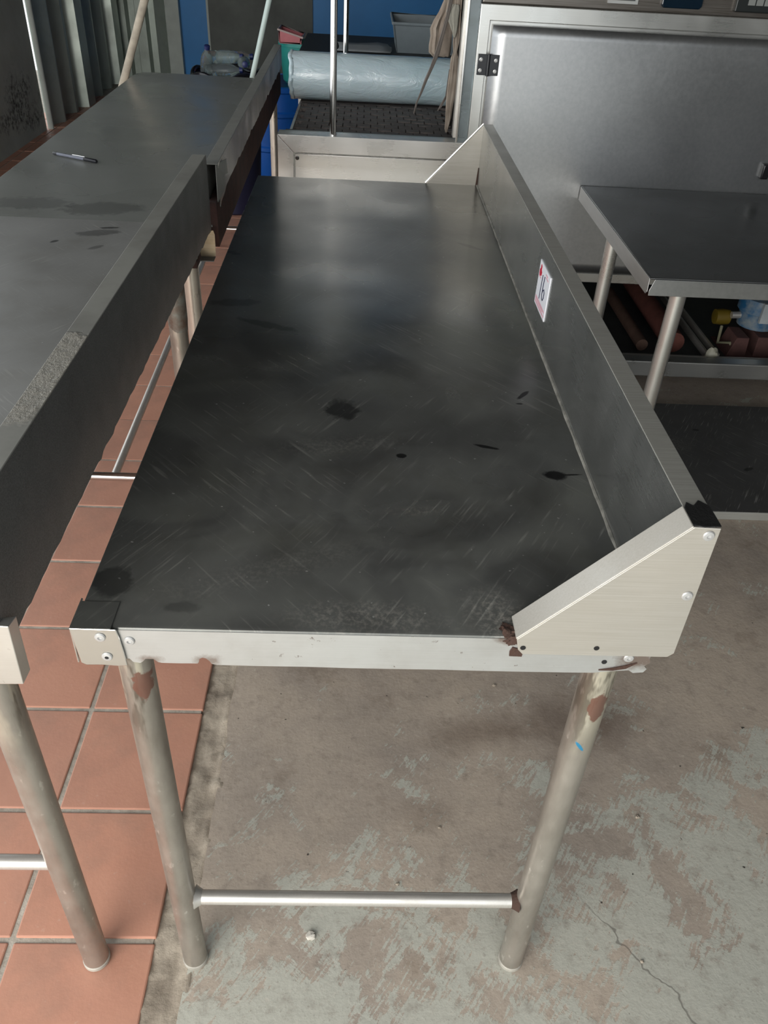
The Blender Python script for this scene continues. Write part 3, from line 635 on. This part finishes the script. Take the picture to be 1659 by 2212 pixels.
MB().box(cx0+.03, cx1, MY+.10, 3.69, .865, .878).build('belt_base', MAT['belt'], CV, False)
n = 0
lk = MB().box(-.0225, .0225, -.0215, .0215, 0, .011).box(-.0215, -.0140, -.029, -.0215, .0, .008).box(.012, .0195, -.029, -.0215, .0, .008).box(-.003, .003, -.029, -.0215, .0, .008).mesh('belt_link', MAT['belt'], False)
for j in range(13):
    for i in range(13):
        xx = cx0+.058+i*.048+(.024 if j % 2 else 0); yy = MY+.132+j*.0505
        if xx > .315 or yy > 3.40: continue
        piece(lk, 'belt_link', CV, (xx, yy, .880+random.uniform(-.0015, .0015)), (random.uniform(-.06, .06), random.uniform(-.02, .02), random.uniform(-.02, .02)))
MB().box(cx0+.03, cx1, 3.40, 3.69, .878, .891).build('belt_rest', MAT['belt'], CV, False)
for (px, py, pr) in ((-.093, MY+.022, .0105), (-.074, 3.62, .0105)):
    MB().path([(px, py, .90), (px, py, 1.75)], pr, 20).build('upright', MAT['chrome'], CV)
MB().path([(-.093, MY+.022, 1.75), (-.074, 3.62, 1.75)], .0105, 16).build('upright_bridge', MAT['chrome'], CV)

# clear guard with a bright edge beside the door post
gd = thing('side_guard', (.318, MY, cz), 'narrow clear plastic guard strip with a bright chrome edge beside the machine post', 'guard')
tg = NT('clear_guard'); tg.b.inputs['Transmission Weight'].default_value = .85; MATG = tg.out((.75, .85, .88), .05, 0, tg.bump(tg.noise(7, 2), .4, .02), IOR=1.3)
MB().box(.303, .336, MY+.012, MY+.016, cz, 1.62).build('guard_sheet', MATG, gd, False)
MB().box(.298, .3045, MY+.006, MY+.018, cz, 1.62).build('guard_edge', MAT['steel_plate'], gd, True, bevel=.001)
MB().box(.29, .298, MY+.02, MY+.06, cz+.01, 1.62).build('guard_rail', MAT['galv'], gd, False)

# roll of plastic film
R = .081; rc = Vector((0, 3.44, .893+R))
def film_mat():
    t = NT('milky_plastic_film')
    c = t.mix(t.ramp(t.noise(4, 4, .6), .35, .7), (.50, .60, .64), (.40, .53, .58))
    n = t.bump(t.noise(9, 4, .6, sc=(1.0, 2.2, 2.2), dist=1.5), .5, .01); n = t.bump(t.noise(40, 3, .6, sc=(.6, 1, 1), dist=.6), .25, .003, n)
    return t.out(c, .16, 0, n, Coat_Weight=.5, Coat_Roughness=.08, Subsurface_Weight=.1)
MAT['film'] = film_mat()
rl = thing('film_roll', (.02, 3.44, .893), 'thick roll of milky blue plastic film lying on the link belt', 'film roll')
vs = []; n = 56; m = 44; b = MB()
for i in range(m+1):
    x = -.268+(.335+.268)*i/m
    for k in range(n):
        a = 2*math.pi*k/n; rr = R*(1+.012*noise.noise(Vector((x*7, math.cos(a)*2, math.sin(a)*2))))
        if i == 0: rr *= 1.01
        if x > .1: rr *= 1+.02*noise.noise(Vector((x*14+3, math.cos(a)*3, math.sin(a)*3)))
        vs.append((x, rc.y+rr*math.cos(a), rc.z+.0+rr*math.sin(a)))
b.add(vs, [(i*n+k, (i+1)*n+k, (i+1)*n+(k+1) % n, i*n+(k+1) % n) for i in range(m) for k in range(n)]+[tuple(range(n)), tuple(m*n+k for k in range(n))])
b.build('film', MAT['film'], rl, True, angle=40)
b = MB(); n = 40; vs = []
for r_, x_ in ((R*1.005, -.262), (R*1.03, -.272), (R*1.0, -.279)):
    for k in range(n):
        a = math.pi*.35+1.45*math.pi*k/(n-1); q = r_*(1+.04*noise.noise(Vector((k*.5, x_*40, 0))))
        vs.append((x_+.006*noise.noise(Vector((k*.35, 3, x_*9))), rc.y+q*math.cos(a), max(.894, rc.z+q*math.sin(a))))
b.add(vs, [(i*n+k, i*n+k+1, (i+1)*n+k+1, (i+1)*n+k) for i in range(2) for k in range(n-1)])
b.build('loose_end', MAT['film'], rl, True, solid=.001)

# torn heat curtain hanging at the tunnel mouth
MAT['cloth'] = plain('stained_tan_cloth', (.34, .29, .24), .85, 0, .5, 14, .3, 40, (.19, .15, .12))
MAT['cloth2'] = plain('grey_tan_cloth', (.36, .35, .30), .85, 0, .3, 14, .3, 40)
cu_ = thing('tunnel_curtain', (.27, 2.86, .90), 'torn tan cloth strip curtain hanging at the mouth of the machine', 'curtain')
def ribbon(rows_, y, mat, seed, depth=.012, crease=.004):
    rows = []
    for i, (xl, xr, z) in enumerate(rows_):
        r = []
        for k in range(9):
            u = k/8; w = xr-xl
            r.append((xl+u*w+.0012*noise.noise(Vector((k*2.1, i*3.3, seed))), y+depth*(u-.5)*2*(w/.05)+crease*noise.noise(Vector((k*.8, i*.55, seed+4))), z+.003*noise.noise(Vector((k*1.3, i, seed+9)))))
        rows.append(r)
    MB().sheet(rows).build('curtain_and_gap_strip', mat, cu_, True, solid=.0018, angle=60)
ribbon([(.232, .285, 1.61), (.236, .282, 1.40), (.239, .277, 1.281), (.227, .279, 1.25), (.212, .278, 1.226), (.203, .278, 1.204), (.206, .275, 1.184), (.203, .276, 1.16), (.204, .275, 1.14), (.219, .273, 1.127)], 2.92, MAT['cloth'], 1, .01, .012)
ribbon([(.257, .281, 1.276), (.242, .286, 1.26), (.248, .284, 1.239), (.258, .283, 1.221), (.266, .281, 1.205), (.2715, .2765, 1.19)], 2.842, MAT['cloth2'], 2, .012, .005)
ribbon([(.262, .290, 1.61), (.266, .290, 1.40), (.268, .290, 1.25), (.273, .292, 1.204), (.273, .292, 1.177), (.276, .288, 1.15), (.270, .293, 1.134), (.269, .298, 1.103), (.268, .299, 1.068), (.266, .298, 1.035), (.267, .292, 1.002), (.269, .289, .961), (.270, .283, .929), (.273, .279, .918)], 2.855, MAT['cloth'], 3, .014, .006)
MAT['gstrip'] = plain('grey_strip', (.17, .15, .135), .8)
ribbon([(.250, .262, 1.30), (.241, .251, 1.239), (.230, .243, 1.196), (.218, .233, 1.151), (.207, .219, 1.113), (.192, .201, 1.074), (.179, .187, 1.034), (.168, .174, 1.004), (.163, .168, .974)], 2.83, MAT['gstrip'], 4, .02, .002)
ribbon([(.270, .275, 1.098), (.265, .275, 1.022), (.250, .259, .991), (.243, .246, .976)], 2.88, MAT['gstrip'], 5, .02, .002)
ribbon([(.281, .297, 1.61), (.281, .298, 1.25), (.282, .298, 1.05), (.280, .296, .93)], 2.895, plain('gap_shade_strip', (.03, .025, .022), .85), 6, .01, .004)  # no cloth here: near-black strip painted in for the shaded gap
MB().path([(.19, 2.88, 1.60), (.335, 2.88, 1.60)], .008, 12).build('curtain_rod', MAT['galv'], cu_)

# ------------------------------------------------------------------ side table on the right and the low plinth
PL = MB().box(.55, 2.6, 2.0, 2.69, 0, .03).build('plinth', steel('plinth_edge', (.34, .34, .31), .5, .45, .4, (.14, .14, .12), 8), None, False, bevel=.003)
tag(PL, 'low dark plinth on the concrete floor under the small side table', 'plinth')
MB().box(.552, 2.598, 2.003, 2.69, .0285, .0312).build('plinth_top', top_material('matt_dark_sheet', (.075, .075, .075), .55, .4, [(1.35, 2.25, .02, .008, .4, .8), (1.25, 2.5, .012, .006, 0, .8)], [(1.0, 2.35, .15, .05, .3, .3)], True, .2), PL, False)
T4 = thing('side_table', (1.2, 2.3, .03), 'small dark polished table with round legs in front of the machine door', 'table')
sx0, sx1, sy0, sy1 = .722, 1.75, 1.918, 2.735
MB().box(sx0+.002, sx1, sy0+.002, sy1, .796, .801).build('top', MAT['top_side'], T4, True, bevel=.0015)
MB().prism([(sx0+.012, .7985), (sx1, .7985), (sx1, .757), (sx0+.004, .757), (sx0+.003, .77)], 'y', sy0-.002, sy0).build('apron', MAT['steel_panel'], T4, False, bevel=.0008)
MB().prism([(sy0+.006, .7985), (sy1, .7985), (sy1, .757), (sy0+.012, .757), (sy0+.003, .765)], 'x', sx0, sx0+.002).build('apron', MAT['steel_panel'], T4, False, bevel=.0008)
MB().box(sx0+.002, sx1, sy1-.002, sy1, .757, .7985).build('apron', MAT['steel'], T4, False)
MB().box(sx1-.002, sx1, sy0, sy1, .757, .7985).build('apron', MAT['steel'], T4, False)
for xx, yy in ((.818, 1.955), (.765, 2.41), (1.68, 1.97), (1.68, 2.66)):
    leg(T4, xx, yy, .797, .0205, MAT['steel'], z0=.031 if yy > 2 else 0)

# ------------------------------------------------------------------ things at the back
# blue drum with a teal bucket and a pink box on it
dm = thing('drum', (-.56, 5.9, 0), 'blue plastic drum standing on the tiles behind the tables', 'drum')
MAT['blue'] = plain('blue_plastic', (.010, .15, .62), .35, 0, .1)
MB().lathe([(.24, 0), (.262, .01), (.27, .04), (.272, .17), (.282, .18), (.282, .20), (.272, .21), (.274, .38), (.284, .39), (.284, .41), (.272, .42), (.268, .52), (.278, .53), (.278, .555), (.255, .56), (.25, .545)], (-.56, 5.9, 0), 40).build('drum_body', MAT['blue'], dm)
MB().lathe([(.25, .545), (.25, .556), (.02, .558)], (-.56, 5.9, 0), 40).build('drum_lid', plain('dark_blue_lid', (.006, .05, .2), .4), dm)
bk = thing('bucket', (-.405, 5.86, .558), 'teal plastic bucket sitting on the blue drum', 'bucket')
MB().lathe([(.10, .559), (.115, .575), (.135, .77), (.143, .772), (.143, .792), (.13, .792), (.125, .76)], (-.405, 5.86, 0), 36).build('bucket_wall', plain('teal_plastic', (.03, .33, .29), .4, 0, .15), bk)
pk = thing('pink_box', (-.45, 5.78, .79), 'open pink box with a pale rim resting on the teal bucket', 'box')
MAT['pinkp'] = plain('pink_plastic', (.50, .12, .14), .4, 0, .2)
pf = [(-.525, .797), (-.40, .793), (-.39, .825), (-.53, .862)]
b = MB().prism(pf, 'y', 5.72, 5.728).prism(pf, 'y', 5.93, 5.938).box(-.525, -.40, 5.72, 5.938, .793, .80).box(-.53, -.523, 5.72, 5.938, .797, .86).box(-.40, -.392, 5.72, 5.938, .793, .824)
b.build('box_body', MAT['pinkp'], pk, False)
MB().path([(-.533, 5.722, .866), (-.385, 5.722, .828), (-.385, 5.936, .828), (-.533, 5.936, .866), (-.533, 5.722, .866)], .006, 8).build('box_rim', plain('pale_pink_rim', (.50, .40, .38), .4), pk)
# rear work surface with tray, paper and crate
rt_ = thing('rear_bench', (.1, 4.45, 0), 'dark bench behind the conveyor holding a grey crate', 'bench')
MB().box(-.30, .75, 4.15, 4.85, .925, .955).build('bench_top', plain('black_bench_top', (.015, .02, .022), .6, 0, .2), rt_, False, bevel=.003)
for xx, yy in ((-.27, 4.18), (.72, 4.18), (-.27, 4.82), (.72, 4.82)): MB().path([(xx, yy, 0), (xx, yy, .926)], .018, 12).build('bench_leg', MAT['galv'], rt_)
tag(MB().sheet([[(-.13+i*.05+.01*math.sin(j), 4.25+j*.07, .957+.02*max(0, noise.noise(Vector((i*.6, j*.8, 1))))+.002) for i in range(6)] for j in range(5)]).build('paper_sheet', plain('grey_paper', (.30, .32, .33), .7), None, True, solid=.0015), 'crumpled grey paper sheet lying on the dark bench', 'paper')
cr = thing('crate', (.27, 4.5, .955), 'grey plastic crate standing on the dark bench', 'crate')
MAT['crate'] = plain('grey_plastic', (.20, .24, .26), .5, 0, .2, 8)
def tub(parent, x0, x1, y0, y1, z0, z1, mat, t=.006, fl=.02):
    b = MB().box(x0+fl, x1-fl, y0+fl, y1-fl, z0, z0+t)
    for (a, c) in (((x0, y0), (x1, y0)), ((x1, y0), (x1, y1)), ((x1, y1), (x0, y1)), ((x0, y1), (x0, y0))):
        def inn(p): return (p[0]+(fl if p[0] == x0 else -fl), p[1]+(fl if p[1] == y0 else -fl))
        d = Vector((c[0]-a[0], c[1]-a[1], 0)).normalized(); nn = Vector((-d.y, d.x, 0))*t
        q = [(*inn(a), z0), (*inn(c), z0), (*c, z1), (*a, z1)]
        b.add([Vector(p) for p in q]+[Vector(p)+nn for p in q], [(0, 1, 2, 3), (7, 6, 5, 4), (0, 4, 5, 1), (1, 5, 6, 2), (2, 6, 7, 3), (3, 7, 4, 0)])
    return b.build('crate_body', mat, parent, False)
tub(cr, .13, .46, 4.28, 4.70, .956, 1.075, MAT['crate'])
MB().path([(.128, 4.278, 1.075), (.462, 4.278, 1.075), (.462, 4.702, 1.075), (.128, 4.702, 1.075), (.128, 4.278, 1.075)], .007, 8).build('crate_rim', MAT['crate'], cr)
# bin of clear bottles behind the far table
bn = thing('waste_bin', (-.76, 5.0, 0), 'dark waste bin with a black liner rim behind the far worktable', 'bin')
MB().lathe([(.14, 0), (.15, .01), (.185, .70), (.195, .705), (.195, .725), (.18, .725), (.175, .62)], (-.75, 5.0, 0), 36).build('bin_body', plain('dark_navy_plastic', (.015, .018, .05), .35), bn)
MB().path([(-.75+.19*math.cos(a), 5.0+.19*math.sin(a), .725+.012*math.sin(a*5)) for a in [2*math.pi*i/36 for i in range(37)]], .013, 8).build('liner_rim', plain('black_liner', (.01, .01, .014), .2), bn)
tc = NT('clear_bottle_plastic'); tc.b.inputs['Transmission Weight'].default_value = .9
MAT['clear'] = tc.out((.62, .70, .70), .05, 0, tc.bump(tc.noise(30, 3), .5, .01), IOR=1.25)
MAT['bcap'] = plain('dark_bottle_cap', (.02, .03, .12), .4)
spots = [((-.86, 4.98, .755), (.35, .1, .2)), ((-.77, 4.94, .745), (1.5, 0, 1.57)), ((-.66, 5.0, .78), (1.5, 0, .2)), ((-.73, 5.10, .79), (1.5, 0, 1.57)), ((-.77, 5.02, .80), (1.5, 0, 1.4))]
from mathutils import Euler
for i, (loc, rot) in enumerate(spots):
    bo = bpy.data.objects.new('plastic_bottle', None); COL.objects.link(bo); bo.location = loc; bo.rotation_euler = rot
    bo['label'] = 'clear plastic bottle piled in the waste bin behind the far worktable'; bo['category'] = 'bottle'; bo['group'] = 'clear bottles in the bin'
    if i == 0:
        bm_ = MB().lathe([(.02, -.09), (.032, -.085), (.033, -.04), (.030, -.03), (.033, -.02), (.033, .03), (.028, .06), (.014, .085), (.013, .10)], n=24).mesh('bottle_body', MAT['clear'])
        cp_ = MB().lathe([(.0155, .095), (.0155, .112), (.012, .114)], n=18).mesh('bottle_cap', MAT['bcap'])
    for me, nm in ((bm_, 'bottle_body'), (cp_, 'bottle_cap')):
        c = bpy.data.objects.new(nm, me); COL.objects.link(c); c.parent = bo
# poles
d = Vector((-1.05, 4.577, 1.087))-Vector((-1.05, 3.913, .829))
tag(MB().path([Vector((-1.424, 4.06, .0)), Vector((-1.081, 4.06, .808)), Vector((-.943, 4.06, 1.133)), Vector((-.68, 4.06, 1.752))], .017, 16).build('wooden_pole', plain('weathered_wood', (.44, .39, .31), .7, 0, .4, 20, .4, 60), None), 'weathered wooden pole leaning beside the far left worktable', 'pole')
tag(MB().path([Vector((-.77, 4.32, .0)), Vector((-.444, 4.32, 1.12)), Vector((-.25, 4.32, 1.78))], .0125, 16).build('broom_handle', plain('mint_white_paint', (.58, .70, .66), .4, 0, .1), None), 'pale mint painted broom handle standing behind the far worktable', 'pole')
# crumbs on the floor
for i, (x, y, r) in enumerate(((-.05, .70, .008), (.42, .85, .004), (.11, .80, .003), (.62, .95, .004), (.2, .92, .003), (.55, .66, .003), (.36, 1.3, .004))):
    o = MB().lump((0, 0, 0), r, i, (1.2, 1, .6), 9, 6, .3).build('plaster_crumb', MAT['mortar'] if i else plain('pale_plaster', (.55, .52, .46), .9), None)
    o.location = (x, y, r*.45); tag(o, 'small crumb of pale plaster lying on the concrete floor', 'crumb', 'crumbs on the concrete floor')
